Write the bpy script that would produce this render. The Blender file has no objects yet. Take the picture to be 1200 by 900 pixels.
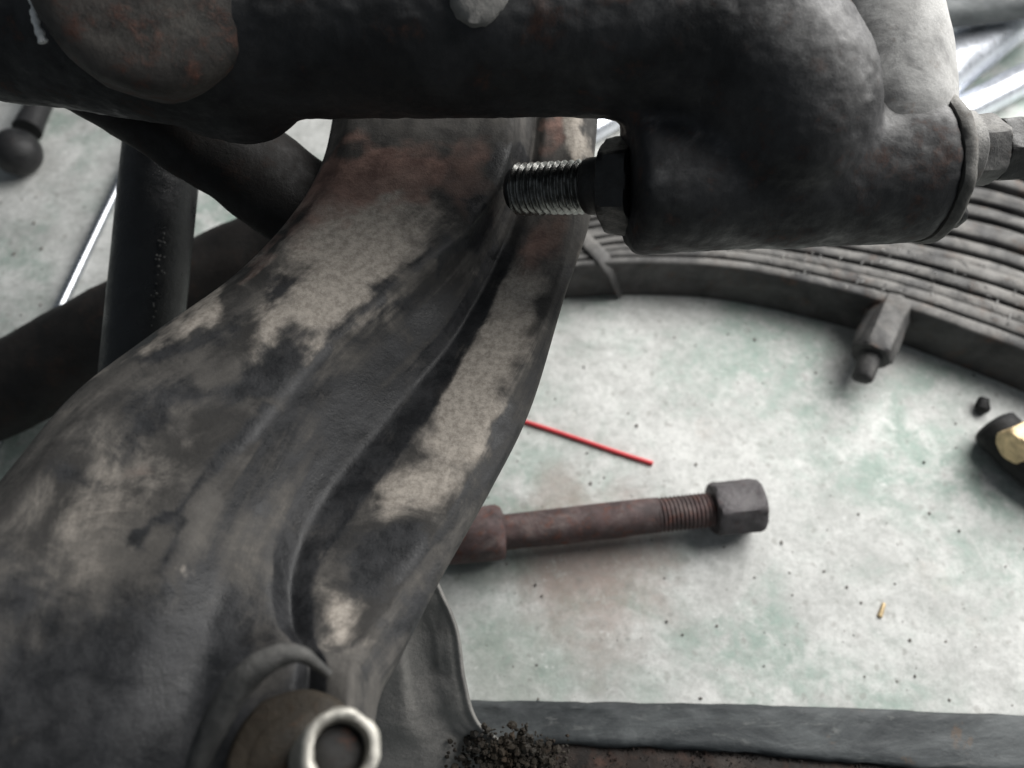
import bpy, bmesh, math, random
from mathutils import Vector, noise
R = math.radians
random.seed(4)
scene = bpy.context.scene
C = scene.collection

# ------------------------------------------------------------------ camera
CAM_H = 0.513
PITCH = 30.0                      # degrees off straight down
F = 900.0                         # focal length in pixels of the 1200 x 900 photo
cam_d = bpy.data.cameras.new('camera')
cam = bpy.data.objects.new('camera', cam_d); C.objects.link(cam)
cam.location = (0, 0, CAM_H); cam.rotation_euler = (R(PITCH), 0, 0)
cam_d.sensor_width = 36; cam_d.lens = 27; cam_d.clip_start = 0.01; cam_d.clip_end = 50
cam_d.dof.use_dof = True; cam_d.dof.focus_distance = 0.325; cam_d.dof.aperture_fstop = 7.5
scene.camera = cam
scene.render.resolution_x = 1024; scene.render.resolution_y = 768

# ------------------------------------------------------------------ light
world = bpy.data.worlds.new('World'); scene.world = world; world.use_nodes = True
bg = world.node_tree.nodes['Background']
bg.inputs[0].default_value = (0.80, 0.90, 1.0, 1); bg.inputs[1].default_value = 0.125
def area(name, loc, target, size, size_y, energy, color):
    l = bpy.data.lights.new(name, 'AREA'); l.shape = 'RECTANGLE'
    l.size = size; l.size_y = size_y; l.energy = energy; l.color = color
    o = bpy.data.objects.new(name, l); C.objects.link(o); o.location = loc
    o.rotation_euler = (Vector(target) - Vector(loc)).to_track_quat('-Z', 'Y').to_euler()
    return o
area('workshop_door_light', (0.72, 0.74, 0.74), (0.12, 0.3, 0.05), 1.0, 0.9, 27, (1.0, 0.985, 0.96))
scene.view_settings.view_transform = 'Standard'; scene.view_settings.look = 'None'
scene.view_settings.exposure = 0.0; scene.view_settings.gamma = 1.0

# ------------------------------------------------------------------ pixel -> place
cp, sp = math.cos(R(PITCH)), math.sin(R(PITCH))
UP = Vector((0, cp, sp)); FW = Vector((0, sp, -cp)); RT = Vector((1, 0, 0)); EYE = Vector((0, 0, CAM_H))
def P(px, py, d):
    return EYE + d * ((px - 600) / F * RT + (450 - py) / F * UP + FW)
def PZ(px, py, z=0.0):
    v = (px - 600) / F * RT + (450 - py) / F * UP + FW
    return EYE + v * ((z - CAM_H) / v.z)
def px2m(n, d): return n * d / F

# ------------------------------------------------------------------ object helpers
def thing(name, label, cat, loc=(0, 0, 0), group=None):
    o = bpy.data.objects.new(name, None); C.objects.link(o); o.location = loc
    o.empty_display_size = 0.02
    o['label'] = label; o['category'] = cat
    if group: o['group'] = group
    return o
def root_loc(o):
    while o.parent: o = o.parent
    return Vector(o.location)
def mesh(name, vs, fs, mat, parent=None, angle=40, origin=None):
    off = root_loc(parent) if parent else Vector(origin or (0, 0, 0))
    me = bpy.data.meshes.new(name)
    me.from_pydata([tuple(Vector(v) - off) for v in vs], [], fs); me.update()
    bm = bmesh.new(); bm.from_mesh(me); bmesh.ops.recalc_face_normals(bm, faces=bm.faces); bm.to_mesh(me); bm.free()
    for p in me.polygons: p.use_smooth = True
    me.set_sharp_from_angle(angle=R(angle))
    if mat: me.materials.append(mat)
    o = bpy.data.objects.new(name, me); C.objects.link(o)
    if parent: o.parent = parent
    else: o.location = off
    return o
def tag(o, label, cat, group=None):
    o['label'] = label; o['category'] = cat
    if group: o['group'] = group
    return o
def nz(p, s, seed=0.0):
    return noise.noise(Vector(p) * s + Vector((seed * 3.1, seed * 1.7, seed)))
def fbm(p, s, seed=0.0):
    q = Vector(p) * s + Vector((seed * 3.1, seed * 1.7, seed))
    return noise.fractal(q, 0.9, 2.1, 5)

def cr(a, b, c, d, t):
    return 0.5 * ((2 * b) + (c - a) * t + (2 * a - 5 * b + 4 * c - d) * t * t + (3 * b - a - 3 * c + d) * t ** 3)
def spline(pts, n):
    """Catmull-Rom through pts (tuples of floats), n steps per span"""
    out = []; m = len(pts)
    for i in range(m - 1):
        p = [pts[max(i - 1, 0)], pts[i], pts[i + 1], pts[min(i + 2, m - 1)]]
        for k in range(n):
            t = k / n
            out.append(tuple(cr(p[0][j], p[1][j], p[2][j], p[3][j], t) for j in range(len(pts[0]))))
    out.append(tuple(pts[-1]))
    return out

def frames(pts):
    """parallel transported frames along a path"""
    T = []
    for i in range(len(pts)):
        a = pts[max(i - 1, 0)]; b = pts[min(i + 1, len(pts) - 1)]
        T.append((b - a).normalized())
    ref = Vector((0, 0, 1)) if abs(T[0].z) < 0.8 else Vector((0, 1, 0))
    u = (ref - T[0] * ref.dot(T[0])).normalized(); fr = []
    for t in T:
        u = (u - t * u.dot(t)).normalized(); fr.append((t, u, t.cross(u)))
    return fr
def tube(pts, radii, seg=40, bump=0.0, bscale=60, squash=1.0, seed=0, cap=True, capround=0.0):
    """pts: Vectors, radii: floats; returns verts, faces"""
    pts = [Vector(p) for p in pts]; radii = list(radii)
    fr = frames(pts)
    if capround:
        t0, u0, w0 = fr[0]; t1, u1, w1 = fr[-1]
        ex0 = [(pts[0] - t0 * radii[0] * capround * math.sin(a), radii[0] * math.cos(a), fr[0]) for a in (1.45, 1.2, .9, .6, .3)]
        ex1 = [(pts[-1] + t1 * radii[-1] * capround * math.sin(a), radii[-1] * math.cos(a), fr[-1]) for a in (.3, .6, .9, 1.2, 1.45)]
        rows = ex0 + list(zip(pts, radii, fr)) + ex1
    else:
        rows = list(zip(pts, radii, fr))
    vs, fs = [], []
    for p, r, (t, u, w) in rows:
        for k in range(seg):
            a = 2 * math.pi * k / seg
            dvec = u * math.cos(a) * squash + w * math.sin(a)
            q = p + dvec * r
            if bump: q = q + dvec * bump * fbm(q, bscale, seed)
            vs.append(q)
    n = len(rows)
    for i in range(n - 1):
        for k in range(seg):
            k2 = (k + 1) % seg
            fs.append((i * seg + k, i * seg + k2, (i + 1) * seg + k2, (i + 1) * seg + k))
    if cap:
        fs.append(tuple(reversed(range(seg)))); fs.append(tuple(range((n - 1) * seg, n * seg)))
    return vs, fs
def lathe(p0, p1, prof, seg=48, bump=0.0, bscale=80, seed=0, closed=True):
    """prof: list of (t along p0->p1 in metres, radius)"""
    p0 = Vector(p0); ax = (Vector(p1) - p0).normalized()
    ref = Vector((0, 0, 1)) if abs(ax.z) < 0.8 else Vector((0, 1, 0))
    u = (ref - ax * ref.dot(ax)).normalized(); w = ax.cross(u)
    vs, fs = [], []
    for t, r in prof:
        for k in range(seg):
            a = 2 * math.pi * k / seg
            dv = u * math.cos(a) + w * math.sin(a)
            q = p0 + ax * t + dv * r
            if bump and r > 1e-4: q = q + dv * bump * fbm(q, bscale, seed)
            vs.append(q)
    n = len(prof)
    for i in range(n - 1):
        for k in range(seg):
            k2 = (k + 1) % seg
            fs.append((i * seg + k, i * seg + k2, (i + 1) * seg + k2, (i + 1) * seg + k))
    if closed:
        fs.append(tuple(reversed(range(seg)))); fs.append(tuple(range((n - 1) * seg, n * seg)))
    return vs, fs
def thread(p0, p1, r, pitch, depth, seg=36, per=8, wear=0.15):
    """a real helical thread from p0 to p1"""
    p0 = Vector(p0); p1 = Vector(p1); L = (p1 - p0).length; ax = (p1 - p0) / L
    ref = Vector((0, 0, 1)) if abs(ax.z) < 0.8 else Vector((0, 1, 0))
    u = (ref - ax * ref.dot(ax)).normalized(); w = ax.cross(u)
    n = int(L / pitch * per) + 1
    vs, fs = [], []
    for i in range(n + 1):
        t = L * i / n
        for k in range(seg):
            a = 2 * math.pi * k / seg
            ph = (t / pitch - k / seg) % 1.0
            tri = min(1.0, max(0.0, abs(ph - 0.5) * 2 * 1.25 - 0.1))
            dv = u * math.cos(a) + w * math.sin(a)
            q = p0 + ax * t + dv * (r - depth * tri)
            q += dv * depth * wear * nz(q, 400)
            vs.append(q)
    for i in range(n):
        for k in range(seg):
            k2 = (k + 1) % seg
            fs.append((i * seg + k, i * seg + k2, (i + 1) * seg + k2, (i + 1) * seg + k))
    fs.append(tuple(reversed(range(seg)))); fs.append(tuple(range(n * seg, (n + 1) * seg)))
    return vs, fs
def hexnut(p0, p1, r, sides=6, rot=0.0, chamfer=0.12, bump=0.0006):
    """prism of `sides` sides with chamfered ends, r to the corners; flats subdivided"""
    p0 = Vector(p0); p1 = Vector(p1); L = (p1 - p0).length; ax = (p1 - p0) / L
    ref = Vector((0, 0, 1)) if abs(ax.z) < 0.8 else Vector((0, 1, 0))
    u = (ref - ax * ref.dot(ax)).normalized(); w = ax.cross(u)
    sub = 8; N = sides * sub
    ri = r * math.cos(math.pi / sides)
    prof = [(0, ri * .55), (0, ri * .98), (chamfer * .3, 1), (chamfer, 2), (.3, 2), (.5, 2), (.7, 2), (1 - chamfer, 2), (1 - chamfer * .3, 1), (1, ri * .98), (1, ri * .55)]
    vs, fs = [], []
    for t, m in prof:
        for k in range(N):
            a = 2 * math.pi * k / N + rot
            ph = ((a - rot) % (2 * math.pi / sides)) - math.pi / sides
            full = ri / math.cos(ph)
            full = min(full, r * 0.985)
            rr = full if m == 2 else (min(full, ri + (r - ri) * .55) if m == 1 else m)
            dv = u * math.cos(a) + w * math.sin(a)
            q = p0 + ax * (t * L) + dv * rr
            q += dv * bump * fbm(q, 160, 3)
            vs.append(q)
    n = len(prof)
    for i in range(n - 1):
        for k in range(N):
            k2 = (k + 1) % N
            fs.append((i * N + k, i * N + k2, (i + 1) * N + k2, (i + 1) * N + k))
    fs.append(tuple(reversed(range(N)))); fs.append(tuple(range((n - 1) * N, n * N)))
    return vs, fs

def fuse(name, shapes, mat, parent, voxel=.0016, smooth_n=34, bump=.0006, bscale=40, fine=.0003):
    """one casting: overlapping shapes merged into a single skin with soft fillets, then roughened"""
    vs, fs = [], []
    for v, f in shapes:
        o_ = len(vs); vs += list(v); fs += [tuple(i + o_ for i in ff) for ff in f]
    o = mesh(name, vs, fs, mat, parent, 180)
    m = o.modifiers.new('r', 'REMESH'); m.mode = 'VOXEL'; m.voxel_size = voxel
    sm = o.modifiers.new('s', 'SMOOTH'); sm.iterations = smooth_n; sm.factor = .5
    bpy.context.view_layer.update()
    me = bpy.data.meshes.new_from_object(o.evaluated_get(bpy.context.evaluated_depsgraph_get()))
    o.modifiers.clear(); o.data = me
    ns = [v.normal.copy() for v in me.vertices]
    for v, n in zip(me.vertices, ns):
        v.co += n * (bump * fbm(v.co, bscale, 3) + fine * fbm(v.co, bscale * 6, 5))
    for p in me.polygons: p.use_smooth = True
    me.update()
    return o

# ------------------------------------------------------------------ materials
class NT:
    def __init__(s, name):
        s.m = bpy.data.materials.new(name); s.m.use_nodes = True; s.t = s.m.node_tree
        s.b = s.t.nodes['Principled BSDF']; s.co = s.t.nodes.new('ShaderNodeTexCoord').outputs['Object']
    def n(s, kind, **kw):
        x = s.t.nodes.new(kind)
        for k, v in kw.items(): setattr(x, k, v)
        return x
    def link(s, a, b): s.t.links.new(a, b)
    def val(s, sock, v):
        if hasattr(v, 'node'): s.link(v, sock)
        else: sock.default_value = v
    def noise(s, scale, detail=6, rough=0.6, dist=0.0, stretch=None, off=0.0):
        co = s.co
        if stretch or off:
            mp = s.n('ShaderNodeMapping'); s.link(co, mp.inputs[0])
            mp.inputs['Scale'].default_value = stretch or (1, 1, 1); mp.inputs['Location'].default_value = (off, off * .7, -off)
            co = mp.outputs[0]
        x = s.n('ShaderNodeTexNoise'); s.link(co, x.inputs['Vector'])
        x.inputs['Scale'].default_value = scale; x.inputs['Detail'].default_value = detail
        x.inputs['Roughness'].default_value = rough; x.inputs['Distortion'].default_value = dist
        return x.outputs['Fac']
    def voro(s, scale, off=0.0, feature='F1'):
        w_ = s.n('ShaderNodeTexNoise'); s.link(s.co, w_.inputs['Vector']); w_.inputs['Scale'].default_value = scale * 1.6; w_.inputs['Detail'].default_value = 5
        sc_ = s.n('ShaderNodeVectorMath', operation='SCALE'); s.link(w_.outputs['Color'], sc_.inputs[0]); sc_.inputs['Scale'].default_value = .75 / scale
        ad = s.n('ShaderNodeVectorMath', operation='ADD'); s.link(s.co, ad.inputs[0]); s.link(sc_.outputs[0], ad.inputs[1])
        mp = s.n('ShaderNodeMapping'); s.link(ad.outputs[0], mp.inputs[0]); mp.inputs['Location'].default_value = (off, off, off)
        x = s.n('ShaderNodeTexVoronoi', feature=feature); s.link(mp.outputs[0], x.inputs['Vector']); x.inputs['Scale'].default_value = scale
        return x
    def ramp(s, f, a, b, lo=0.0, hi=1.0):
        x = s.n('ShaderNodeMapRange', interpolation_type='SMOOTHSTEP'); s.link(f, x.inputs['Value'])
        x.inputs['From Min'].default_value = a; x.inputs['From Max'].default_value = b
        x.inputs['To Min'].default_value = lo; x.inputs['To Max'].default_value = hi
        return x.outputs['Result']
    def mix(s, f, a, b):
        x = s.n('ShaderNodeMix', data_type='RGBA'); s.val(x.inputs[0], f)
        for sock, v in ((x.inputs[6], a), (x.inputs[7], b)):
            if hasattr(v, 'node'): s.link(v, sock)
            else: sock.default_value = (*v, 1) if len(v) == 3 else v
        return x.outputs[2]
    def math(s, op, a, b=0.0, clamp=False):
        x = s.n('ShaderNodeMath', operation=op, use_clamp=clamp); s.val(x.inputs[0], a); s.val(x.inputs[1], b)
        return x.outputs[0]
    def bump(s, h, strength=0.5, dist=0.001, prev=None):
        x = s.n('ShaderNodeBump'); s.link(h, x.inputs['Height']); x.inputs['Strength'].default_value = strength; x.inputs['Distance'].default_value = dist
        if prev: s.link(prev, x.inputs['Normal'])
        return x.outputs[0]
    def upness(s, lo=0.2, hi=0.9):
        g = s.n('ShaderNodeNewGeometry'); x = s.n('ShaderNodeSeparateXYZ'); s.link(g.outputs['Normal'], x.inputs[0])
        return s.ramp(x.outputs[2], lo, hi)
    def done(s, col, rough=0.6, metal=0.0, normal=None, spec=0.5):
        s.val(s.b.inputs['Base Color'], col if hasattr(col, 'node') else (*col, 1))
        s.val(s.b.inputs['Roughness'], rough); s.val(s.b.inputs['Metallic'], metal)
        s.b.inputs['Specular IOR Level'].default_value = spec
        if normal: s.link(normal, s.b.inputs['Normal'])
        return s.m

def grimy(name, dark, mid, dust, rust, rust_amt=0.3, dust_amt=0.5, scale=30, rough=(0.45, 0.85), up=(0.1, 0.95), bumpd=0.0012, spec=0.4):
    """old greasy steel: dark grease and paint, rust patches, pale dust that has settled on upward faces"""
    s = NT(name)
    n1 = s.noise(scale, 8, .65, .4); n2 = s.noise(scale * 2.3, 8, .7, .2, off=3.0); n3 = s.noise(scale * .8, 9, .7, .6, off=7.0)
    fine = s.noise(scale * 22, 4, .7); spk = s.noise(scale * 7, 6, .75, off=1.7)
    col = s.mix(s.ramp(n1, .32, .68), dark, mid)
    rm = s.math('MULTIPLY', s.ramp(n2, .62 - .22 * rust_amt, .78 - .1 * rust_amt), min(1, rust_amt * 2))
    rcol = s.mix(s.ramp(spk, .35, .65), tuple(c * .55 for c in rust), rust)
    col = s.mix(rm, col, rcol)
    d = s.math('MULTIPLY', s.upness(*up), s.ramp(n3, .55 - .3 * dust_amt, .75 - .2 * dust_amt))
    d = s.math('MULTIPLY', d, s.ramp(spk, .3, .55, .55, 1.0))
    d = s.math('MULTIPLY', d, min(1, dust_amt * 1.6))
    dcol = s.mix(s.ramp(fine, .3, .7), tuple(c * .78 for c in dust), dust)
    col = s.mix(d, col, dcol)
    fl = s.math('MULTIPLY', s.ramp(s.noise(scale * 9, 5, .8, off=5.1), .70, .76), .5)      # scraped pale flecks
    col = s.mix(fl, col, tuple(c * .9 for c in dust))
    ro = s.math('ADD', s.ramp(n2, .3, .7, rough[0], rough[1]), s.math('MULTIPLY', d, .2), True)
    b = s.bump(n2, .5, bumpd * 1.5); b = s.bump(spk, .6, bumpd * .6, b); b = s.bump(fine, .5, bumpd * .2, b)
    return s.done(col, ro, 0.0, b, spec)

M = {}
M['knuckle'] = grimy('grimy_black_casting', (.012, .012, .013), (.035, .034, .034), (.30, .29, .275), (.12, .06, .04), .35, .42, 26, (.42, .8), (.25, 1.0))
M['knuckle_pale'] = grimy('dusty_pale_casting', (.10, .10, .10), (.36, .355, .345), (.60, .595, .58), (.20, .13, .09), .35, .50, 44, (.7, .95), (-.4, .6), .0005)
M['boss'] = grimy('greasy_boss_casting', (.012, .012, .013), (.04, .04, .042), (.34, .335, .33), (.13, .06, .04), .35, .5, 30, (.42, .85), (.5, 1.05), .0007)
M['black_steel'] = grimy('black_oily_steel', (.008, .008, .009), (.020, .020, .021), (.10, .10, .098), (.07, .04, .03), .2, .25, 34, (.35, .7), (.4, 1.1))
M['brown_steel'] = grimy('brown_black_steel', (.012, .010, .009), (.035, .026, .022), (.16, .12, .10), (.11, .06, .045), .45, .35, 28, (.45, .8), (.3, 1.1))
M['black_tube'] = grimy('black_painted_tube', (.008, .009, .010), (.016, .017, .019), (.12, .12, .12), (.05, .04, .03), .1, .15, 40, (.25, .5), (.5, 1.2), .0008, .6)
M['bolt_dark'] = grimy('dark_oily_bolt_steel', (.008, .008, .008), (.022, .021, .020), (.15, .15, .14), (.08, .05, .03), .2, .2, 60, (.3, .6), (.4, 1.1), .0008, .6)
M['bolt_grey'] = grimy('weathered_grey_nut_steel', (.06, .06, .06), (.16, .155, .15), (.40, .39, .37), (.18, .11, .07), .25, .5, 60, (.5, .85), (.0, 1.0))
M['rusty_bolt'] = grimy('rusty_purple_bolt_steel', (.045, .032, .032), (.11, .072, .070), (.30, .25, .235), (.20, .075, .05), .55, .35, 60, (.5, .85), (.2, 1.1), .0009)
M['nut_purple'] = grimy('dark_purplish_nut_steel', (.05, .045, .048), (.11, .10, .105), (.26, .25, .25), (.16, .08, .06), .3, .35, 60, (.5, .85), (.1, 1.1))
M['leaf'] = grimy('dusty_leaf_spring_steel', (.026, .026, .027), (.085, .083, .081), (.27, .26, .245), (.14, .088, .066), .40, .45, 24, (.5, .85), (.3, 1.0), .0012)
def rail_mat():
    s = NT('worn_slate_rail_paint')
    n1 = s.noise(16, 9, .7, .8, stretch=(.55, 1.4, 1)); n2 = s.noise(60, 8, .75, .4, stretch=(.4, 1.3, 1), off=3); n3 = s.noise(240, 6, .75, off=5)
    col = s.mix(s.ramp(n1, .36, .64), (.030, .035, .038), (.105, .115, .118))
    col = s.mix(s.ramp(n2, .56, .68, 0, .7), col, (.19, .195, .19))
    col = s.mix(s.math('MULTIPLY', s.ramp(n1, .60, .66), s.ramp(n2, .46, .56)), col, (.42, .425, .41))
    col = s.mix(s.ramp(s.noise(34, 8, .7, .3, off=9), .62, .70, 0, .6), col, (.13, .085, .055))
    col = s.mix(s.ramp(n3, .62, .68, 0, .6), col, (.02, .02, .02))
    b = s.bump(n2, .5, .0015); b = s.bump(n3, .5, .0006, b)
    return s.done(col, s.ramp(n2, .3, .7, .45, .8), 0, b, .45)
M['rail'] = rail_mat()
M['bracket'] = grimy('dusty_grey_casting', (.14, .138, .132), (.26, .255, .24), (.42, .40, .375), (.20, .14, .10), .2, .6, 26, (.6, .9), (.0, 1.0))
M['grit'] = grimy('brown_grit', (.07, .065, .06), (.18, .165, .15), (.3, .28, .26), (.25, .14, .08), .4, .5, 120)
M['lip'] = grimy('greasy_grey_lip', (.03, .03, .03), (.07, .07, .068), (.17, .165, .155), (.10, .06, .04), .2, .6, 40, (.5, .8), (.2, 1.0))
M['cap'] = grimy('brown_grey_cap_casting', (.022, .021, .020), (.09, .080, .072), (.24, .225, .20), (.16, .075, .055), .6, .45, 44, (.5, .85), (.3, 1.1), .0008)
M['link'] = grimy('brown_tinged_black_steel', (.006, .0055, .005), (.016, .013, .0115), (.06, .05, .045), (.05, .028, .02), .4, .25, 28, (.5, .8), (.5, 1.2), .0008)
M['flange'] = grimy('brown_grey_flange', (.05, .048, .045), (.12, .115, .105), (.36, .35, .33), (.20, .11, .06), .4, .5, 40, (.5, .85), (.3, 1.0))
M['rubber'] = grimy('black_rubber', (.008, .008, .008), (.016, .016, .017), (.10, .10, .10), (.03, .03, .03), .05, .15, 50, (.6, .9), (.5, 1.1))

def simple(name, col, rough, metal=0.0, scale=80, var=.25, bd=.0004, spec=.5, stretch=None):
    s = NT(name); a = s.noise(scale, 6, .65, .2, stretch); b = s.noise(scale * 8, 4, .7, off=2)
    c = s.mix(s.ramp(a, .3, .7), tuple(x * (1 - var) for x in col), tuple(min(1, x * (1 + var)) for x in col))
    return s.done(c, s.ramp(b, .3, .7, rough * .8, min(1, rough * 1.25)), metal, s.bump(a, .3, bd), spec)
M['thread'] = simple('oiled_thread_steel', (.19, .19, .18), .30, .85, 220, .5)
M['chrome'] = simple('polished_steel', (.45, .47, .50), .28, 1.0, 30, .12, .0003)
M['silver'] = simple('silver_pipe_metal', (.66, .69, .75), .30, .75, 20, .2, .0010)
M['white_chip'] = simple('chipped_white_paint', (.80, .80, .78), .5, 0, 200, .2)
M['straw'] = simple('red_plastic', (.66, .06, .07), .45, 0, 60, .08)
M['brass'] = simple('tan_brass', (.55, .42, .24), .45, .35, 120, .3)
M['rim'] = simple('worn_bright_rim_steel', (.50, .48, .43), .42, .35, 90, .35)
M['plug'] = grimy('brown_greasy_plug', (.014, .012, .009), (.035, .027, .018), (.09, .07, .05), (.10, .05, .025), .4, .35, 45, (.5, .8), (.1, 1.0))
M['pin_core'] = grimy('dark_pin_core', (.012, .012, .012), (.03, .028, .026), (.08, .07, .06), (.22, .08, .04), .38, .2, 60, (.4, .8))

# floor: worn concrete with old green paint
def floor_mat():
    s = NT('worn_green_painted_concrete')
    big = s.noise(7, 8, .62, .5); mid = s.noise(22, 9, .7, .4, off=2.3); fine = s.noise(110, 8, .75, off=4.2); grain = s.noise(700, 4, .7)
    col = s.mix(s.ramp(mid, .30, .70), (.42, .425, .41), (.72, .725, .705))
    g = s.math('MULTIPLY', s.ramp(big, .42, .58), s.ramp(s.noise(40, 8, .7, .3, off=9), .34, .60))
    col = s.mix(s.math('MULTIPLY', g, .95), col, (.29, .375, .33))
    p = s.ramp(s.noise(13, 8, .7, .5, off=13), .58, .72)
    col = s.mix(s.math('MULTIPLY', p, .4), col, (.52, .46, .42))
    def blot(px, py, r, amt, c, colr):
        q = PZ(px, py)
        v = s.n('ShaderNodeVectorMath', operation='DISTANCE'); s.link(s.co, v.inputs[0]); v.inputs[1].default_value = q
        w = s.math('ADD', v.outputs['Value'], s.math('MULTIPLY', s.math('SUBTRACT', mid, .5), r * 1.6))
        return s.mix(s.math('MULTIPLY', s.ramp(w, r * .2, r, 1.0, 0.0), amt), c, colr)
    col = blot(690, 665, .075, .75, col, (.33, .235, .20))      # rust stain the bolt has left
    col = blot(655, 575, .030, .5, col, (.30, .25, .21))
    col = blot(560, 650, .045, .6, col, (.20, .25, .22))
    col = blot(590, 790, .06, .45, col, (.30, .35, .30))
    col = blot(845, 400, .03, .2, col, (.35, .42, .39))
    col = s.mix(s.ramp(s.noise(55, 7, .8, off=21), .60, .68), col, (.72, .725, .71))      # white scuffs
    v1 = s.voro(55, 1.0); v2 = s.voro(120, 3.0); v3 = s.voro(75, 5.0)
    sel = s.n('ShaderNodeSeparateColor'); s.link(v1.outputs['Color'], sel.inputs[0])
    sp = s.math('MULTIPLY', s.ramp(v1.outputs['Distance'], .10, .20, 1, 0), s.ramp(sel.outputs[0], .60, .66))
    col = s.mix(s.math('MULTIPLY', sp, .35), col, (.20, .185, .17))
    sel2 = s.n('ShaderNodeSeparateColor'); s.link(v2.outputs['Color'], sel2.inputs[0])
    sp2 = s.math('MULTIPLY', s.ramp(v2.outputs['Distance'], .15, .30, 1, 0), s.ramp(sel2.outputs[1], .7, .76))
    col = s.mix(s.math('MULTIPLY', sp2, .4), col, (.20, .19, .17))
    sel3 = s.n('ShaderNodeSeparateColor'); s.link(v3.outputs['Color'], sel3.inputs[0])
    sp3 = s.math('MULTIPLY', s.ramp(v3.outputs['Distance'], .05, .30, 1, 0), s.ramp(sel3.outputs[2], .88, .95))
    col = s.mix(s.math('MULTIPLY', sp3, .8), col, (.78, .78, .77))
    col = s.mix(s.ramp(fine, .35, .65, .0, .25), col, s.mix(.5, col, (.66, .66, .64)))
    col = s.mix(s.ramp(s.noise(150, 8, .8, .2, off=31), .42, .64, 0, .75), col, s.mix(.5, col, (.24, .255, .235)))
    col = s.mix(s.ramp(s.noise(70, 8, .8, .6, off=41), .52, .66, 0, .36), col, (.68, .685, .665))
    col = s.mix(s.ramp(s.noise(260, 6, .8, .2, off=47), .64, .70, 0, .6), col, (.20, .20, .185))
    # long thin scratches
    sc = s.noise(9, 3, .5, .2, stretch=(1.2, 26, 1), off=17)
    rot = s.ramp(sc, .685, .705)
    col = s.mix(s.math('MULTIPLY', rot, .25), col, (.70, .71, .70))
    b = s.bump(mid, .35, .002); b = s.bump(fine, .5, .0012, b); b = s.bump(grain, .4, .0004, b)
    return s.done(col, s.ramp(mid, .3, .7, .55, .85), 0, b, .35)
M['floor'] = floor_mat()

# ------------------------------------------------------------------ the floor
def build_floor():
    x0, x1, y0, y1, n = -4.0, 4.0, -3.0, 5.0, 60
    vs = []
    for j in range(n + 1):
        for i in range(n + 1):
            vs.append((x0 + (x1 - x0) * i / n, y0 + (y1 - y0) * j / n, 0))
    fs = [(j * (n + 1) + i, j * (n + 1) + i + 1, (j + 1) * (n + 1) + i + 1, (j + 1) * (n + 1) + i) for j in range(n) for i in range(n)]
    o = mesh('floor', vs, fs, M['floor'])
    o['kind'] = 'structure'
build_floor()

# ------------------------------------------------------------------ axle beam: forged I-section, lofted
def seg_d(p, a, b):
    ax, ay = a; bx, by = b; px, py = p
    t = ((px - ax) * (bx - ax) + (py - ay) * (by - ay)) / ((bx - ax) ** 2 + (by - ay) ** 2)
    t = max(0, min(1, t)); return math.hypot(px - ax - t * (bx - ax), py - ay - t * (by - ay))
def smooth(x, a, b):
    t = max(0, min(1, (x - a) / (b - a))); return t * t * (3 - 2 * t)
def blob(p, cx, cy, rx, ry, ang):
    c, s_ = math.cos(R(ang)), math.sin(R(ang)); dx, dy = p[0] - cx, p[1] - cy
    return 1 - smooth(math.hypot((dx * c + dy * s_) / rx, (-dx * s_ + dy * c) / ry), .1, 1.45)
def beam_mat():
    s = NT('dusty_forged_beam')
    at = s.n('ShaderNodeAttribute', attribute_name='stain'); sc = s.n('ShaderNodeSeparateColor'); s.link(at.outputs['Color'], sc.inputs[0])
    uvn = s.n('ShaderNodeAttribute', attribute_name='along'); oco = s.co; s.co = uvn.outputs['Vector']
    st = s.noise(30, 8, .68, .5, stretch=(.38, 1.5, 1), off=2)
    s.co = oco
    n1 = s.math('ADD', s.math('MULTIPLY', s.noise(48, 9, .68, .5), .5), s.math('MULTIPLY', st, .5)); n1 = s.ramp(n1, .2, .8)
    n2 = s.noise(90, 8, .7, .3, off=3); n3 = s.noise(20, 7, .6, .5, off=8); fine = s.noise(900, 4, .7); spk = s.noise(330, 6, .75, off=1.2)
    base = s.mix(s.ramp(n1, .33, .67), (.040, .038, .036), (.095, .089, .082))
    def m(ch, nn, gain, lo=.42, hi=.62):
        v = s.math('ADD', sc.outputs[ch], s.math('MULTIPLY', s.math('SUBTRACT', nn, .5), gain))
        return s.ramp(v, lo, hi)
    dust = s.mix(s.ramp(spk, .32, .66), (.29, .258, .222), (.52, .468, .41))
    col = s.mix(m(0, n1, 1.15, .15, 1.0), base, dust)
    rust = s.mix(s.ramp(n2, .35, .65), (.19, .105, .085), (.38, .235, .19))
    col = s.mix(s.math('MULTIPLY', m(1, n3, 1.2, .25, .9), .8), col, rust)
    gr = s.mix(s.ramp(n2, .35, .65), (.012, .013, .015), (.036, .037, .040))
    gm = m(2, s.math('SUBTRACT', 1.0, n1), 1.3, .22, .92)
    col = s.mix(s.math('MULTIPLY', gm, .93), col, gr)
    pits = s.ramp(s.noise(420, 5, .8, off=6), .66, .72)
    col = s.mix(s.math('MULTIPLY', pits, .6), col, (.03, .028, .026))
    ro = s.math('SUBTRACT', s.ramp(n2, .3, .7, .72, .95), s.math('MULTIPLY', gm, .36))
    b = s.bump(n2, .4, .0009); b = s.bump(spk, .5, .0005, b); b = s.bump(fine, .5, .0002, b)
    return s.done(col, ro, 0, b, .4)
M['beam'] = beam_mat()

BX = ['A', 'B', 'C', 'D', 'E', 'F', 'G', 'H', 'I', 'J', 'K', 'L']
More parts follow.
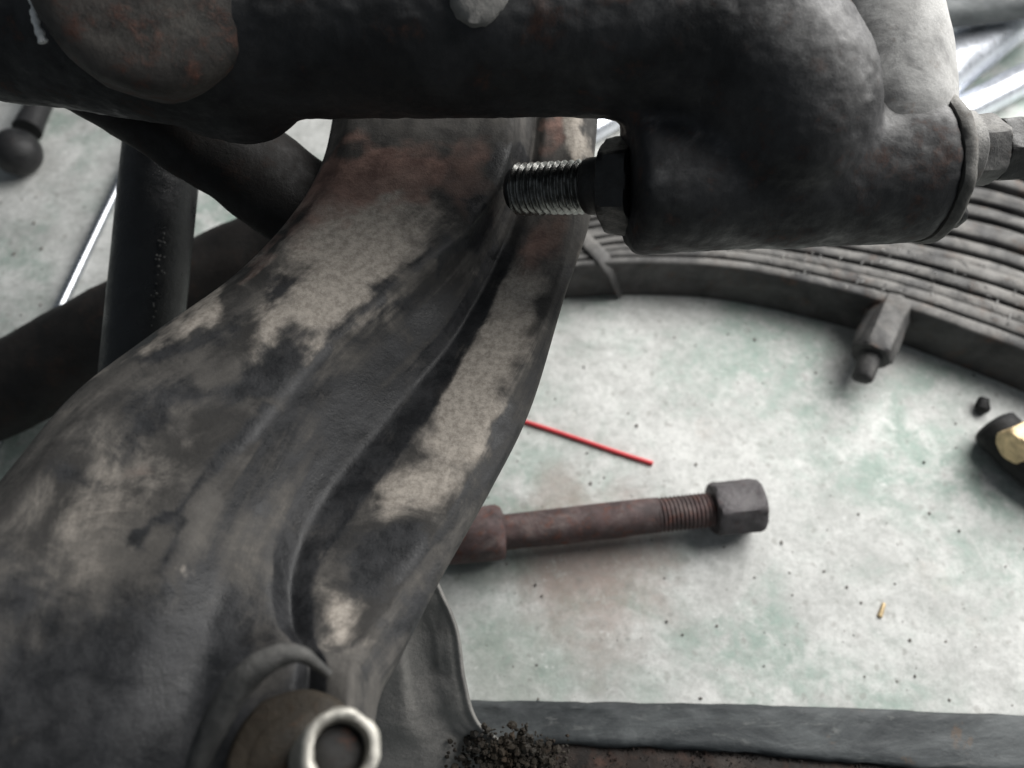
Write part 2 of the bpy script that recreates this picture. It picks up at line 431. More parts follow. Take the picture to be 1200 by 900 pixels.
#        B           D           E           F           G           H           I           J           K        depth of D
ST = [((412, 30),  (500, 40),  (597, 40),  (606, 42),  (616, 44),  (628, 46),  (640, 48),  (676, 46),  (706, 40),  .372),
      ((393, 110), (495, 115), (600, 112), (609, 116), (618, 120), (629, 124), (641, 126), (676, 124), (704, 118), .358),
      ((377, 185), (485, 178), (596, 180), (604, 188), (612, 194), (620, 198), (632, 200), (672, 196), (698, 186), .345),
      ((345, 245), (450, 248), (556, 256), (568, 266), (578, 276), (592, 284), (606, 290), (664, 282), (693, 258), .331),
      ((275, 320), (365, 335), (455, 346), (484, 362), (520, 380), (536, 390), (556, 400), (632, 385), (664, 345), .307),
      ((170, 395), (265, 420), (358, 434), (390, 456), (425, 468), (460, 486), (500, 496), (575, 492), (624, 478), .285),
      ((80, 465),  (185, 505), (290, 522), (322, 548), (352, 558), (385, 578), (425, 590), (528, 584), (576, 576), .264),
      ((0, 560),   (105, 620), (222, 625), (270, 650), (318, 642), (345, 660), (372, 672), (466, 682), (520, 676), .244),
      ((-80, 650), (50, 740),  (170, 760), (240, 762), (320, 722), (342, 734), (368, 742), (428, 758), (474, 766), .227),
      ((-160, 780), (20, 880), (128, 895), (220, 880), (345, 772), (362, 780), (384, 788), (412, 796), (446, 822), .213),
      ((-220, 930), (0, 1040), (110, 1060), (200, 1030), (330, 900), (350, 896), (374, 892), (408, 888), (438, 890), .205)]
OFF = dict(B=.014, C=.0015, D=.0, E=.0015, F=.011, G=.018, H=.025, I=.019, J=.018, K=.030)
rows = []
for B_, D_, E_, F_, G_, H_, I_, J_, K_, d in ST:
    C_ = (B_[0] + (D_[0] - B_[0]) * .22, B_[1] + (D_[1] - B_[1]) * .22)
    row = [(B_[0] + 26, B_[1] + 8, d + .075)]
    for key, q in zip('BCDEFGHIJK', (B_, C_, D_, E_, F_, G_, H_, I_, J_, K_)):
        row.append((q[0], q[1], d + OFF[key]))
    row.append((K_[0] - 14, K_[1] + 4, d + .08))
    rows.append(row)
def chamfered(r, n=9, it=2):
    """straight facets with softly broken edges"""
    o = []
    for a_, b_ in zip(r, r[1:]):
        for k in range(n): o.append(tuple(a_[j] + (b_[j] - a_[j]) * k / n for j in range(3)))
    o.append(tuple(r[-1]))
    for _ in range(it):
        o = [o[0]] + [tuple((o[i - 1][j] + 2 * o[i][j] + o[i + 1][j]) / 4 for j in range(3)) for i in range(1, len(o) - 1)] + [o[-1]]
    return o
rows2 = [chamfered(r) for r in rows]
cols = list(zip(*rows2)); cols2 = [spline(list(c), 16) for c in cols]
grid = list(zip(*cols2))                          # grid[along][across] = (px, py, depth)
nA, nB = len(grid), len(grid[0])
beam = thing('axle_beam', 'dusty forged steel axle beam with a deep side groove, running below the black knuckle', 'axle beam', PZ(300, 500, 0.2))
vs = []
for row in grid:
    for k, (x, y, d) in enumerate(row):
        p = P(x, y, d)
        vs.append(p + (EYE - p).normalized() * (0.0004 * fbm(p, 50, 2) + .00025 * fbm(p, 300, 5)))
fs = []
for i in range(nA - 1):
    for k in range(nB):
        k2 = (k + 1) % nB
        fs.append((i * nB + k, i * nB + k2, (i + 1) * nB + k2, (i + 1) * nB + k))
fs.append(tuple(range(nB))); fs.append(tuple(reversed(range((nA - 1) * nB, nA * nB))))
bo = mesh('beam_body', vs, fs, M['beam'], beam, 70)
att = bo.data.color_attributes.new('stain', 'FLOAT_COLOR', 'POINT')  # red dust, green rust, blue grease plus the painted lower-left shade
DUST = [(430, 262, 120, 50, -30, 1.2), (385, 335, 120, 62, -38, 1.4), (315, 375, 60, 40, -40, 1.0), (600, 380, 36, 90, 22, 1.1), (545, 470, 48, 90, 30, 1.25), (490, 560, 50, 50, 30, 1.1), (415, 720, 40, 50, 30, .9),
        (110, 570, 130, 70, -35, .36), (190, 560, 70, 40, -35, .30), (250, 330, 110, 14, -42, .8), (140, 425, 90, 16, -36, .6), (678, 160, 24, 60, 0, 1.2), (600, 310, 40, 40, 0, .7), (238, 680, 10, 5, 10, 2.0), (395, 615, 10, 50, 20, .6)]
RUST = [(450, 208, 115, 42, -8, 1.4), (385, 240, 70, 30, -50, .8), (560, 205, 40, 60, 0, .7), (645, 165, 20, 60, 0, .9), (640, 290, 40, 50, 0, .6), (170, 525, 40, 25, 0, .35), (300, 290, 70, 14, -45, .6), (550, 420, 60, 60, 0, .3)]
GREASE_AND_SHADE = [(290, 440, 95, 32, -28, 1.2), (312, 340, 42, 15, -40, .9), (205, 400, 95, 17, -36, 1.0), (190, 478, 100, 26, -28, 1.0), (105, 540, 45, 20, 0, .8), (195, 628, 75, 12, -25, 1.3), (455, 650, 50, 42, -50, 1.3),
          (110, 840, 240, 170, 0, 1.35), (260, 750, 85, 120, 0, 1.15), (40, 710, 100, 80, 0, .9), (590, 490, 14, 80, 27, .9), (480, 730, 16, 80, 30, .9), (604, 215, 30, 26, 0, 1.2), (600, 265, 20, 20, 30, .5), (440, 370, 60, 10, -45, .5)]  # broad lower-left blobs: shade painted into the beam along with grease
al = bo.data.attributes.new('along', 'FLOAT_VECTOR', 'POINT')
ridge = [(596, 180), (556, 256), (455, 346), (358, 434), (290, 522), (222, 625), (170, 760), (128, 895)]
for i, row in enumerate(grid):
    for k, (x, y, d) in enumerate(row):
        w = P(x, y, d)
        al.data[i * nB + k].vector = (i / nA * .34, k / nB * .2, 0)
        p = (x + 34 * fbm(w, 26, 1) + 14 * fbm(w, 90, 6), y + 34 * fbm(w, 26, 4) + 14 * fbm(w, 90, 9))
        a = max([b[5] * blob(p, *b[:5]) for b in DUST]); r_ = max([b[5] * blob(p, *b[:5]) for b in RUST]); g = max([b[5] * blob(p, *b[:5]) for b in GREASE_AND_SHADE])
        dr = min(seg_d(p, ridge[j], ridge[j + 1]) for j in range(len(ridge) - 1))
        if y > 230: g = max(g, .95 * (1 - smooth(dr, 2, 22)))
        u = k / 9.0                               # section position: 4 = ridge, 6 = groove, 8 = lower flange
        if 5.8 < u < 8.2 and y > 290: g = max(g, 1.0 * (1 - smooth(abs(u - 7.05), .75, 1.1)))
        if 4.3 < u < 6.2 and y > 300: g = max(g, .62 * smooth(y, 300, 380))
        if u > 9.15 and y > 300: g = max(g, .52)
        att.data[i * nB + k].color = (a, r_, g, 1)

# the eye with plug and bright rimmed pin at the near end of the beam
def ring_at(c, n, prof, **kw): return lathe(c, c + n, prof, **kw)
ec = P(345, 890, .2065); en = (EYE + Vector((-.03, .03, .0)) - ec).normalized()
v, f = ring_at(ec, en, [(-.035, .0190), (-.006, .0190), (-.002, .0182), (-.0008, .0165), (-.0008, .001)], bump=.0006, bscale=90)
mesh('eye_boss', v, f, M['plug'], beam, 60)
pts = spline([(222, 930, .209, 9), (234, 890, .208, 14), (258, 836, .2065, 17), (292, 790, .2065, 17), (326, 768, .208, 14), (356, 768, .211, 9), (385, 790, .215, 5)], 8)
v, f = tube([P(a_, b_, d_) for a_, b_, d_, r_ in pts], [px2m(r_, d_) for a_, b_, d_, r_ in pts], 24, .0004, 120, 1.0, 3)
mesh('eye_lip', v, f, M['lip'], beam, 60)
v, f = ring_at(ec - en * .002, en, [(-.02, .0150), (-.002, .0149), (.0004, .0138), (.0018, .0110), (.0026, .006), (.0027, .0005)], bump=.0007, bscale=120)
plug = mesh('plug', v, f, M['plug'], beam, 60)
pc = P(400, 878, .190); pn = (EYE + Vector((.035, .03, .0)) - pc).normalized()
v, f = ring_at(pc, pn, [(-.03, .0098), (-.001, .0100), (.0006, .0098), (.0014, .0088), (.0010, .0074), (-.0008, .0068), (-.006, .0067)], bump=.0007, bscale=170, closed=False)
pin = mesh('pin_sleeve', v, f, M['rim'], beam, 60)
v, f = ring_at(pc - pn * .004, pn, [(-.024, .0069), (-.0005, .0068), (.001, .0055), (.0016, .0035), (.0018, .0003)], bump=.0007, bscale=220)
mesh('pin_core', v, f, M['pin_core'], pin, 60)

# ------------------------------------------------------------------ steering knuckle above the beam
kn = thing('steering_knuckle', 'black greasy steering knuckle elbow with a boss holding a threaded stop bolt', 'steering knuckle', PZ(800, 60, 0.2))
def pathP(pts, n=12):
    sp_ = spline(pts, n); return [P(x, y, d) for x, y, d, r in sp_], [px2m(r, d) for x, y, d, r in sp_]
pp, rr = pathP([(-160, 0, .315, 100), (40, 10, .312, 108), (220, 20, .308, 122), (360, 22, .304, 112), (540, 22, .300, 110), (720, 26, .298, 108), (840, 48, .297, 112), (905, 100, .299, 112), (925, 165, .304, 98), (928, 205, .312, 60)], 14)
arm_s = tube(pp, rr, 64)
# lower swelling of the arm at the king-pin end
pp, rr = pathP([(180, 20, .318, 84), (255, 66, .318, 92), (290, 84, .318, 84)], 10)
lobe_s = tube(pp, rr, 48, capround=.9)
# rounded pad on top of it, with a bright chipped edge
c0 = P(172, -22, .268); ax = (P(172, -22, .22) - c0).normalized() * .75 + Vector((0, -.15, .35))
v, f = lathe(c0 - ax.normalized() * .014, c0 + ax, [(0, .0385), (.016, .0375), (.020, .036), (.0225, .033), (.0235, .028), (.0238, .014), (.0238, .0004)], 64, .0012, 50, 5)
pad = mesh('king_pin_cap', v, f, M['cap'], kn, 60)
v, f = tube([P(x, y, d) for x, y, d in spline([(36, -40, .262), (39, 0, .262), (42, 26, .262), (51, 50, .263)], 8)], [.0013 + .0003 * math.sin(i * 1.7) for i in range(25)], 10, .0005, 300)
mesh('chipped_edge', v, f, M['white_chip'], pad, 60)
c0 = P(562, -12, .2625); ax = (P(562, -40, .24) - c0)
v, f = lathe(c0 - ax.normalized() * .006, c0 + ax, [(0, .0110), (.004, .0108), (.0056, .0100), (.0060, .008), (.0062, .0004)], 48, .0022, 110, 2)
mesh('cast_pad', v, f, M['bracket'], kn, 60)
# boss
b0 = P(735, 216, .312); b1 = P(1080, 197, .318); L = (b1 - b0).length
rb0, rb1 = px2m(83, .312), px2m(86, .318)
prof = [(0, rb0 * .45), (0, rb0 * .90), (.0012, rb0 * .97), (.004, rb0)] + [(L * t, rb0 + (rb1 - rb0) * t) for t in (.1, .2, .3, .4, .5, .6, .7, .8, .9)] + [(L - .002, rb1), (L, rb1 * .97), (L, rb1 * .5)]
fuse('casting', [arm_s, lobe_s, lathe(b0, b1, prof, 96)], M['boss'], kn)
# pale dusty casting behind the elbow
pp, rr = pathP([(1000, -130, .330, 96), (1008, -50, .326, 86), (1014, 20, .324, 80), (1022, 80, .322, 84), (1020, 140, .322, 90), (1010, 190, .322, 84)], 12)
v, f = tube(pp, rr, 64, .0007, 40, 1.0, 6)
mesh('dusty_casting', v, f, M['knuckle_pale'], kn, 60)
# end flange, washer, nut and bolt head on the far side of the boss
axd = (b1 - b0).normalized()
v, f = lathe(b1 - axd * .001, b1 + axd, [(0, rb1 * .5), (0, rb1 * .99), (.0015, rb1 * 1.02), (.0034, rb1 * 1.02), (.0048, rb1 * 1.0), (.0054, rb1 * .94), (.0054, rb1 * .3)], 80, .0009, 90, 2)
mesh('end_flange', v, f, M['flange'], kn, 50)
q0 = b1 + axd * .0055 + Vector((0, .003, .005))
v, f = lathe(q0, q0 + axd, [(0, .003), (0, .0155), (.0006, .0165), (.0100, .0165), (.0108, .0158), (.0108, .003)], 48, .0005, 200, 2)
mesh('washer', v, f, M['bolt_grey'], kn, 50)
v, f = hexnut(q0 + axd * .0095, q0 + axd * .0225, .0148, 6, .30)
mesh('hex_nut', v, f, M['bolt_grey'], kn, 35)
v, f = hexnut(q0 + axd * .022, q0 + axd * .036, .0140, 6, .75)
mesh('jam_nut', v, f, M['bolt_dark'], kn, 45)
v, f = lathe(b1 + axd * .0055 + Vector((0, -.012, -.016)), b1 + axd + Vector((0, -.012, -.016)), [(0, .001), (0, .005), (.014, .0052), (.0165, .0042), (.0165, .0005)], 24, .0008, 200)
mesh('grease_stub', v, f, M['bolt_dark'], kn, 50)
# stop bolt: thread, collar, lock nut
t0 = P(606, 222, .340); t1 = P(688, 219, .326); t2 = P(712, 218, .322); t3 = P(745, 217, .3175)
v, f = thread(t0, t1, px2m(31, .333), (t1 - t0).length / 10.6, .0017, 48, 10)
sb = mesh('stop_bolt', v, f, M['thread'], kn, 55)
dv = (t1 - t0).normalized()
v, f = lathe(t0 - dv * .003, t0 + dv * .002, [(0, .003), (0, .0080), (.0012, .0092), (.0034, .0096), (.0034, .003)], 36, .0002, 300)
mesh('bolt_tip', v, f, M['bolt_dark'], sb, 50)
La = (t2 - t1).length
v, f = lathe(t1 - dv * .0005, t2, [(0, .004), (0, .0105), (.001, .0117), (La * .5, .0121), (La + .001, .0126), (La + .001, .004)], 48, .0005, 140, 3)
mesh('collar', v, f, M['bolt_dark'], kn, 50)
v, f = hexnut(t2 - dv * .001, t3, .0205, 6, .18, .18)
mesh('lock_nut', v, f, M['bolt_dark'], kn, 35)

# ------------------------------------------------------------------ steering arm bar at upper left
sa = thing('drag_link', 'dark flat drag link slanting down from the knuckle to the dusty beam', 'drag link', PZ(200, 150, 0.2))
pp, rr = pathP([(-140, -30, .352, 70), (0, 26, .356, 72), (110, 78, .362, 66), (220, 145, .370, 64), (310, 206, .378, 62), (400, 275, .388, 60)], 12)
v, f = tube(pp, rr, 48, .0014, 40, .62, 9)
mesh('bar', v, f, M['link'], sa, 60)

# ------------------------------------------------------------------ black tube standing behind the beam
bt = thing('damper_tube', 'glossy black damper tube standing upright between the drag link and dusty beam', 'damper', PZ(170, 460, 0.0))
q0 = P(196, 120, .425); q1 = P(160, 470, .425)
Lt = (q1 - q0).length; rt = px2m(43, .425)
prof = [(0, rt * .3), (0, rt * .97), (.002, rt)] + [(Lt * t, rt) for t in (.2, .4, .6, .8)] + [(Lt - .002, rt), (Lt, rt * .96), (Lt, rt * .3)]
v, f = lathe(q0, q1, prof, 56, .0005, 60, 2)
mesh('tube_body', v, f, M['black_tube'], bt, 50)
# weld bead / grit line on its near side
random.seed(11)
vs, fs = [], []
for k in range(46):
    t = .42 + .5 * random.random()
    c = q0.lerp(q1, t) + (EYE - q0.lerp(q1, t)).normalized() * rt * .955 + RT * (rt * .22 + random.gauss(0, .0012))
    r = random.uniform(.0003, .0008); v, f = lathe(c - Vector((0, 0, r)), c + Vector((0, 0, r)), [(0, r * .3), (r * .6, r), (r * 1.4, r), (r * 2, r * .3)], 6)
    o_ = len(vs); vs += v; fs += [tuple(i + o_ for i in ff) for ff in f]
g = mesh('grit', vs, fs, M['bolt_grey'], bt, 60); g['kind'] = 'stuff'

# ------------------------------------------------------------------ dark axle tube under it, at lower left
pts = spline([(-220, 545, .52, 55), (-90, 500, .53, 54), (0, 458, .538, 53), (60, 428, .541, 53), (130, 389, .543, 53), (230, 338, .546, 52), (330, 288, .55, 50), (470, 225, .555, 48)], 10)
v, f = tube([P(a, b, d) for a, b, d, r in pts], [px2m(r, d) for a, b, d, r in pts], 48, .0012, 45, 1.0, 4)
tag(mesh('tie_rod', v, f, M['link'], None, 60, PZ(60, 430, 0)), 'thick curved dark tie rod lying on the chrome rod beside the beam', 'tie rod')

# chrome rod on the floor
v, f = tube([PZ(a, b, .0046) for a, b in spline([(178, 122), (150, 192), (112, 272), (75, 350), (0, 508), (-60, 640)], 4)], [.0045] * 21, 24, .0001, 100, capround=.4)
tag(mesh('chrome_rod', v, f, M['chrome'], None, 60, PZ(100, 290, 0)), 'thin shiny chrome rod lying on the concrete beside the black damper tube', 'rod')

# ball-ended tool handle at upper left
bh = thing('ball_handle', 'dark steel ball-ended handle lying on the floor near the dark drag link', 'handle', PZ(20, 195, 0))
bc = PZ(20, 178, .0205); rbll = .0205
v, f = lathe(bc - Vector((0, 0, rbll)), bc, [(rbll - rbll * math.cos(a), max(.0003, rbll * math.sin(a))) for a in [math.pi * i / 24 for i in range(25)]], 40, .0003, 100)
mesh('ball', v, f, M['black_steel'], bh, 70)
pts = [bc.lerp(PZ(75, 60, .0205), t) for t in (.2, .35, .5, .7, 1.0)]
v, f = tube(pts, [.0125, .011, .0108, .0112, .012], 28, .0003, 90)
mesh('shank', v, f, M['black_steel'], bh, 60)

# ------------------------------------------------------------------ leaf spring lying on its side
HW = .042
ls = thing('leaf_spring', 'pack of curved dusty steel leaf springs lying on its side on the concrete', 'leaf spring', PZ(1000, 370, 0))
lower = [(560, 352), (665, 350), (730, 346), (850, 352), (1000, 386), (1100, 420), (1200, 460), (1330, 520)]
base_line = [PZ(x, y, 0) for x, y in lower]
base_line = [Vector(p) for p in spline([tuple(p) for p in base_line], 8)]
away = Vector((.12, 1, 0)).normalized()
NL = 14
leafs = []
for j in range(NL):
    th = .0122 + .0006 * math.sin(j * 2.1)
    gap = .0011
    off0 = j * (th + gap)
    # leaves fan together toward the pack's left end
    cl = []
    n = len(base_line)
    for i, p in enumerate(base_line):
        fan = .50 + .62 * smooth(i / (n - 1), .10, .95)
        cl.append((p, off0 * fan, th * fan))
    i0 = 0 if j < 6 else 3
    vs, fs = [], []
    prof = [(0, .003), (.0006, .0012), (.18, 0), (.82, 0), (.9994, .0012), (1, .003)]
    hj = HW - random.uniform(0, .0016)
    sec = [(0, .0), (0, hj * .5), (0, hj - .0030), (.05, hj - .0014), (.15, hj - .0003), (.5, hj + .0002), (.85, hj - .0003), (.95, hj - .0014), (1, hj - .0030), (1, hj * .5), (1, 0)]
    m = len(sec)
    for i in range(i0, n):
        p, o_, t_ = cl[i]
        for a, h in sec:
            q = p + away * (o_ + a * t_); q = Vector((q.x, q.y, h if h else .0003))
            wob = .00028 * fbm(q, 60, j)
            q += Vector((0, wob, wob * (h > .03)))
            vs.append(q)
    r_ = n - i0
    for i in range(r_ - 1):
        for k in range(m - 1):
            fs.append((i * m + k, i * m + k + 1, (i + 1) * m + k + 1, (i + 1) * m + k))
        fs.append((i * m + m - 1, i * m, (i + 1) * m, (i + 1) * m + m - 1))
    fs.append(tuple(range(m))); fs.append(tuple(reversed(range((r_ - 1) * m, r_ * m))))
    leafs.append(mesh('leaf', vs, fs, M['leaf'], ls, 50))
# clip at the pack's left end
cpos = PZ(700, 300, HW)
v, f = tube([PZ(664, 258, HW + .0005), PZ(690, 285, HW + .0012), PZ(706, 303, HW + .0008), PZ(716, 318, HW * .8), PZ(728, 343, .003)], [.0065, .0068, .0066, .0064, .0062], 20, .0012, 150, .3)
mesh('clip', v, f, M['leaf'], ls, 60)
random.seed(31)
vs, fs = [], []
for k in range(150):
    x = random.uniform(760, 1230); y = 294 + (x - 760) * .24 + random.uniform(-80, -12)
    c = PZ(x, y, HW + .0004); ln = random.uniform(.0008, .0026) * (3 if k % 23 == 0 else 1); an = random.uniform(0, math.pi); th = random.uniform(.0004, .0009)
    d_ = Vector((math.cos(an), math.sin(an), 0)); n_ = Vector((-d_.y, d_.x, 0)); o_ = len(vs)
    vs += [c - d_ * ln, c + n_ * th, c + d_ * ln, c - n_ * th, c + Vector((0, 0, th))]
    fs += [(o_, o_ + 1, o_ + 4), (o_ + 1, o_ + 2, o_ + 4), (o_ + 2, o_ + 3, o_ + 4), (o_ + 3, o_, o_ + 4), (o_ + 3, o_ + 2, o_ + 1, o_)]
g = mesh('dirt_flecks', vs, fs, M['knuckle_pale'], ls, 30); g['kind'] = 'stuff'
# centre bolt sticking out of the nearest leaf
n0 = PZ(1046, 358, .030); n1 = PZ(1020, 418, .027); n2 = PZ(1011, 442, .024)
v, f = hexnut(n0, n1, .0165, 6, .5, .14, .0012)
cb = mesh('centre_bolt_nut', v, f, M['leaf'], ls, 35)
v, f = tube([n1.lerp(n0, .1), n1.lerp(n2, .4), n2], [.0088, .0082, .0072], 24, .0014, 160, capround=.6)
mesh('bolt_tip', v, f, M['leaf'], cb, 50)

# ------------------------------------------------------------------ long rusty bolt on the floor
fb = thing('long_bolt', 'long rusty threaded bolt with a hex nut lying on the concrete by the red straw', 'bolt', PZ(720, 620, 0))
zb = .0195
s0 = PZ(548, 628, zb); s1 = PZ(590, 624, zb); s2 = PZ(752, 603, zb); s3 = PZ(832, 600, zb); s4 = PZ(890, 591, zb)
dvb = (s4 - s0).normalized(); 
def on(t): return s0 + dvb * t
Lb = (s4 - s0).length
r_s = .0112
lt = [.0, .125, .60, .83, 1.0]
v, f = lathe(on(-.02), on(0), [(0, .004), (0, .0165), (.002, .0178), (Lb * .16 + .008, .0180), (Lb * .16 + .0115, .0165), (Lb * .16 + .013, .012), (Lb * .16 + .013, .004)], 40, .0012, 110, 3)
mesh('collar', v, f, M['rusty_bolt'], fb, 50)
v, f = lathe(on(.01), s4, [(0, .004)] + [(Lb * .6 * t, r_s + .0008) for t in (0, .15, .3, .45, .6, .75, .9)] + [(Lb * .6, r_s), (Lb * .6, .004)], 40, .0010, 90, 6)
mesh('shank', v, f, M['rusty_bolt'], fb, 50)
v, f = thread(on(Lb * .58), on(Lb * .86), r_s + .0006, .0028, .0011, 36, 8)
mesh('thread', v, f, M['rusty_bolt'], fb, 50)
v, f = hexnut(on(Lb * .835), on(Lb * 1.0), .0195, 6, .52, .14, .0008)
mesh('hex_nut', v, f, M['nut_purple'], fb, 35)

# red straw
e0, e1 = PZ(560, 478, .0016), PZ(765, 542, .0016)
v, f = tube([e0.lerp(e1, i / 10) + Vector((0, .0008 * math.sin(i * .5), 0)) for i in range(11)], [.00155] * 11, 16)
tag(mesh('straw', v, f, M['straw'], None, 60, PZ(690, 520, 0)), 'thin red plastic straw lying on the pale concrete', 'straw')

# ------------------------------------------------------------------ steel rail along the bottom
rl = thing('steel_rail', 'slate grey painted steel rail with crusty rusted side lying across the floor', 'rail', PZ(900, 870, 0))
zt = .045
far = [(430, 816), (560, 820), (700, 822), (850, 824), (1000, 829), (1200, 838), (1400, 850)]
near = [(430, 862), (560, 868), (700, 872), (850, 880), (1000, 893), (1200, 908), (1400, 924)]
fl = spline([tuple(PZ(x, y, zt)) for x, y in far], 12); nl = spline([tuple(PZ(x, y, zt)) for x, y in near], 12)
vs, fs = [], []
for a, b in zip(fl, nl):
    a = Vector(a); b = Vector(b); n_ = .0009 * fbm(a, 40, 1); m_ = .0016 * fbm(b, 55, 2)
    a = a + Vector((0, n_, 0)); b = b + Vector((0, m_, 0))
    sec = [Vector((a.x, a.y, 0.0004)), Vector((a.x, a.y, zt - .003)), Vector((a.x, a.y - .0012, zt - .0006)), Vector((a.x, a.y - .004, zt))]
    for t in (.2, .4, .6, .8): sec.append(a.lerp(b, t) + Vector((0, 0, .0009 * fbm(a.lerp(b, t), 70, 3))))
    sec += [Vector((b.x, b.y + .002, zt)), Vector((b.x, b.y, zt - .0015 + m_ * .4)), Vector((b.x, b.y - .0006, zt - .01)), Vector((b.x, b.y - .001, 0.0004))]
    vs += sec
m = 12
for i in range(len(fl) - 1):
    for k in range(m):
        k2 = (k + 1) % m
        fs.append((i * m + k, i * m + k2, (i + 1) * m + k2, (i + 1) * m + k))
fs.append(tuple(range(m))); fs.append(tuple(reversed(range((len(fl) - 1) * m, len(fl) * m))))
mesh('rail_body', vs, fs, M['rail'], rl, 50)
vs, fs = [], []
for i, b in enumerate(nl):
    b = Vector(b)
    for k, (dy, z) in enumerate(((.004, .0004), (.004, zt - .006), (-.004, zt - .0045), (-.012, zt - .006), (-.022, zt - .007), (-.034, zt - .006), (-.048, zt - .008), (-.056, zt - .012), (-.057, .0004))):
        q = Vector((b.x, b.y + dy, z)); q.z += (.0016 * fbm(q, 140, 2) if z > .01 else 0); vs.append(q)
m = 9
for i in range(len(nl) - 1):
    for k in range(m):
        fs.append((i * m + k, i * m + (k + 1) % m, (i + 1) * m + (k + 1) % m, (i + 1) * m + k))
fs.append(tuple(range(m))); fs.append(tuple(reversed(range((len(nl) - 1) * m, len(nl) * m))))
mesh('rusted_flange', vs, fs, M['brown_steel'], rl, 50)
# crust of rust and fibres on its near edge
random.seed(5)
vs, fs = [], []
for k in range(5200):
    t = random.random() * (len(nl) - 1.01); i = int(t); b = Vector(nl[i]).lerp(Vector(nl[i + 1]), t - i)
    dy = random.random() ** 1.2 * .05
    c = Vector((b.x, b.y + .0005 - dy, zt - .0045 - .0025 * min(1, dy / .02) + .001 * (dy < .002)))
    r = random.uniform(.0004, .0011); d_ = Vector((random.gauss(0, .5), random.gauss(-.5, .5), random.gauss(.8, .4))).normalized()
    u = d_.cross(Vector((.3, .5, .8))).normalized(); w = d_.cross(u)
    o_ = len(vs)
    vs += [c - d_ * r, c + u * r * .7, c - u * r * .4 + w * r * .6, c - u * r * .4 - w * r * .6, c + d_ * r * 1.4]
    fs += [(o_, o_ + 2, o_ + 1), (o_, o_ + 3, o_ + 2), (o_, o_ + 1, o_ + 3), (o_ + 4, o_ + 1, o_ + 2), (o_ + 4, o_ + 2, o_ + 3), (o_ + 4, o_ + 3, o_ + 1)]
cr_ = mesh('rust_crust', vs, fs, M['brown_steel'], rl, 30); cr_['kind'] = 'stuff'

# ------------------------------------------------------------------ grey cast bracket behind the beam's near end
br = thing('cast_bracket', 'dusty grey cast bracket with a raised rim standing between beam and steel rail', 'bracket', PZ(500, 860, 0))
bs = [(-0, 640, 430, 492, .345), (0, 690, 430, 516, .352), (0, 740, 428, 537, .360), (0, 800, 424, 546, .368), (0, 850, 420, 562, .376), (0, 884, 414, 604, .384), (0, 940, 400, 640, .392)]
rowsb = []
for _, y, l, r, d in bs:
    rowsb.append([(l, y, d + .05), (l, y, d + .004), (l + (r - l) * .35, y, d - .004), (r - 62, y, d + .000), (r - 40, y, d + .0025), (r - 26, y, d + .0012), (r - 10, y, d + .0005), (r, y - 3, d + .004), (r - 3, y - 4, d + .05)])
rb2 = [spline(r, 7) for r in rowsb]; gb = list(zip(*[spline(list(c), 10) for c in zip(*rb2)]))
nA, nB = len(gb), len(gb[0]); vs = []
for row in gb:
    for x, y, d in row:
        p = P(x, y, d); p = p + (EYE - p).normalized() * .0014 * fbm(p, 50, 7)
        p.z = max(p.z, .0004); vs.append(p)
fs = [(i * nB + k, i * nB + (k + 1) % nB, (i + 1) * nB + (k + 1) % nB, (i + 1) * nB + k) for i in range(nA - 1) for k in range(nB)]
fs.append(tuple(range(nB))); fs.append(tuple(reversed(range((nA - 1) * nB, nA * nB))))
mesh('bracket_body', vs, fs, M['bracket'], br, 60)
def rocks(name, spots, mat, parent=None, kind='stuff'):
    vs, fs = [], []
    for c, r in spots:
        bm = bmesh.new(); bmesh.ops.create_icosphere(bm, subdivisions=1, radius=r)
        o_ = len(vs); sx, sy, sz = random.uniform(.7, 1.3), random.uniform(.7, 1.3), random.uniform(.4, .9)
        for v_ in bm.verts:
            q = Vector((v_.co.x * sx, v_.co.y * sy, v_.co.z * sz)) * (1 + .35 * nz(v_.co + Vector(c) * 40, 1.4 / max(r, 1e-4), 1))
            vs.append(Vector(c) + q)
        fs += [tuple(v_.index + o_ for v_ in f_.verts) for f_ in bm.faces]
        bm.free()
    o = mesh(name, vs, fs, mat, parent, 30); o['kind'] = kind
    return o
random.seed(8)
sp_ = []
for k in range(900):
    x = random.gauss(598, 30); y = random.gauss(888, 14)
    if y < 845: continue
    sp_.append((P(x, y, random.uniform(.372, .380) - (x - 595) * .00005), random.uniform(.0004, .0009) + .0018 * random.random() ** 5))
rocks('dirt_clumps', sp_, M['plug'], br)

# ------------------------------------------------------------------ hose end with brass fitting at the right
hs = thing('hose_end', 'black rubber hose end with a tan brass fitting lying on the concrete', 'hose', PZ(1180, 530, 0))
pts = spline([tuple(PZ(1166, 500, .017)), tuple(PZ(1185, 520, .017)), tuple(PZ(1215, 548, .017)), tuple(PZ(1300, 600, .017))], 8)
v, f = tube([Vector(p) for p in pts], [.0155] * len(pts), 36, .0004, 90, capround=.3)
mesh('hose_body', v, f, M['rubber'], hs, 50)
q0 = PZ(1184, 524, .036); q1 = PZ(1212, 512, .036)
v, f = hexnut(q0, q1, .0135, 6, .2, .2)
mesh('fitting', v, f, M['brass'], hs, 40)

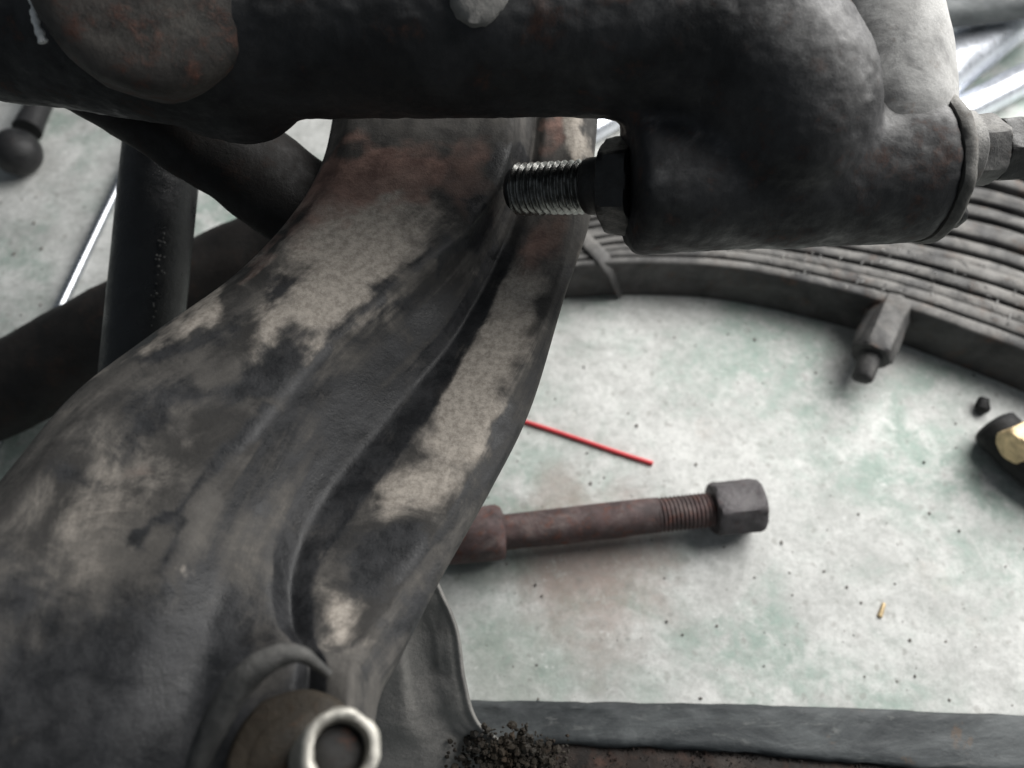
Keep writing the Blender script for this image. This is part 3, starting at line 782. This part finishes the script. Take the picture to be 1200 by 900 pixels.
# ------------------------------------------------------------------ bright pipes behind the spring
def pipe(a, b, r, za, label):
    p0 = PZ(a[0], a[1], za); p1 = PZ(b[0], b[1], za)
    n = 14
    pts = [p0.lerp(p1, i / n) + Vector((0, 0, .0006 * math.sin(i * 1.1))) for i in range(n + 1)]
    v, f = tube(pts, [r] * (n + 1), 40, .0012, 35)
    tag(mesh('silver_pipe', v, f, M['silver'], None, 60, (p0.x, p0.y, 0)), label, 'pipe', 'silver pipes behind the leaf spring')
pipe((1060, 118), (1260, -42), .028, .028, 'fat silver pipe lying behind the bolted boss, under a dark bar')
pipe((1080, 154), (1260, 62), .015, .015, 'thinner silver pipe lying behind the hex nut of the boss')
pipe((640, 178), (800, 96), .012, .012, 'short silver pipe glimpsed between the beam and the lock nut')
q = [PZ(x, y, .075) for x, y in ((1030, 18), (1120, 10), (1200, 0), (1330, -16))]
v, f = tube([Vector(p) for p in spline([tuple(a) for a in q], 8)], [.019] * 25, 32, .001, 60, .8)
tag(mesh('dark_bar', v, f, M['rail'], None, 60, (q[0].x, q[0].y, 0)), 'dark grey-green bar lying across the fat silver pipe', 'bar')

# ------------------------------------------------------------------ grit on the floor
random.seed(21)
sp_ = []
for k in range(420):
    x = random.uniform(480, 1230); y = random.uniform(330, 860); r = .0003 + .0011 * random.random() ** 5
    sp_.append((PZ(x, y, r * .4), r))
for k in range(160):
    x = random.uniform(-30, 330); y = random.uniform(100, 400); r = .0004 + .0014 * random.random() ** 4
    sp_.append((PZ(x, y, r * .4), r))
rocks('floor_grit', sp_, M['grit'])
bpy.data.objects['floor_grit']['label'] = 'dark grit scattered over the pale concrete'; bpy.data.objects['floor_grit']['category'] = 'grit'
v, f = tube([PZ(1150, 478, .005), PZ(1152, 470, .006)], [.0055, .004], 12, .002, 160, capround=.7)
tag(mesh('rubber_crumb', v, f, M['rubber'], None, 50, PZ(1151, 476, 0)), 'small black rubber crumb on the concrete by the hose end', 'crumb')
v, f = tube([PZ(1031, 722, .0006), PZ(1036, 708, .0008)], [.0016, .0012], 10, .0004, 300, capround=.7)
tag(mesh('orange_chip', v, f, M['brass'], None, 50, PZ(1034, 716, 0)), 'tiny orange-tan chip lying alone on the concrete above the rail', 'chip')
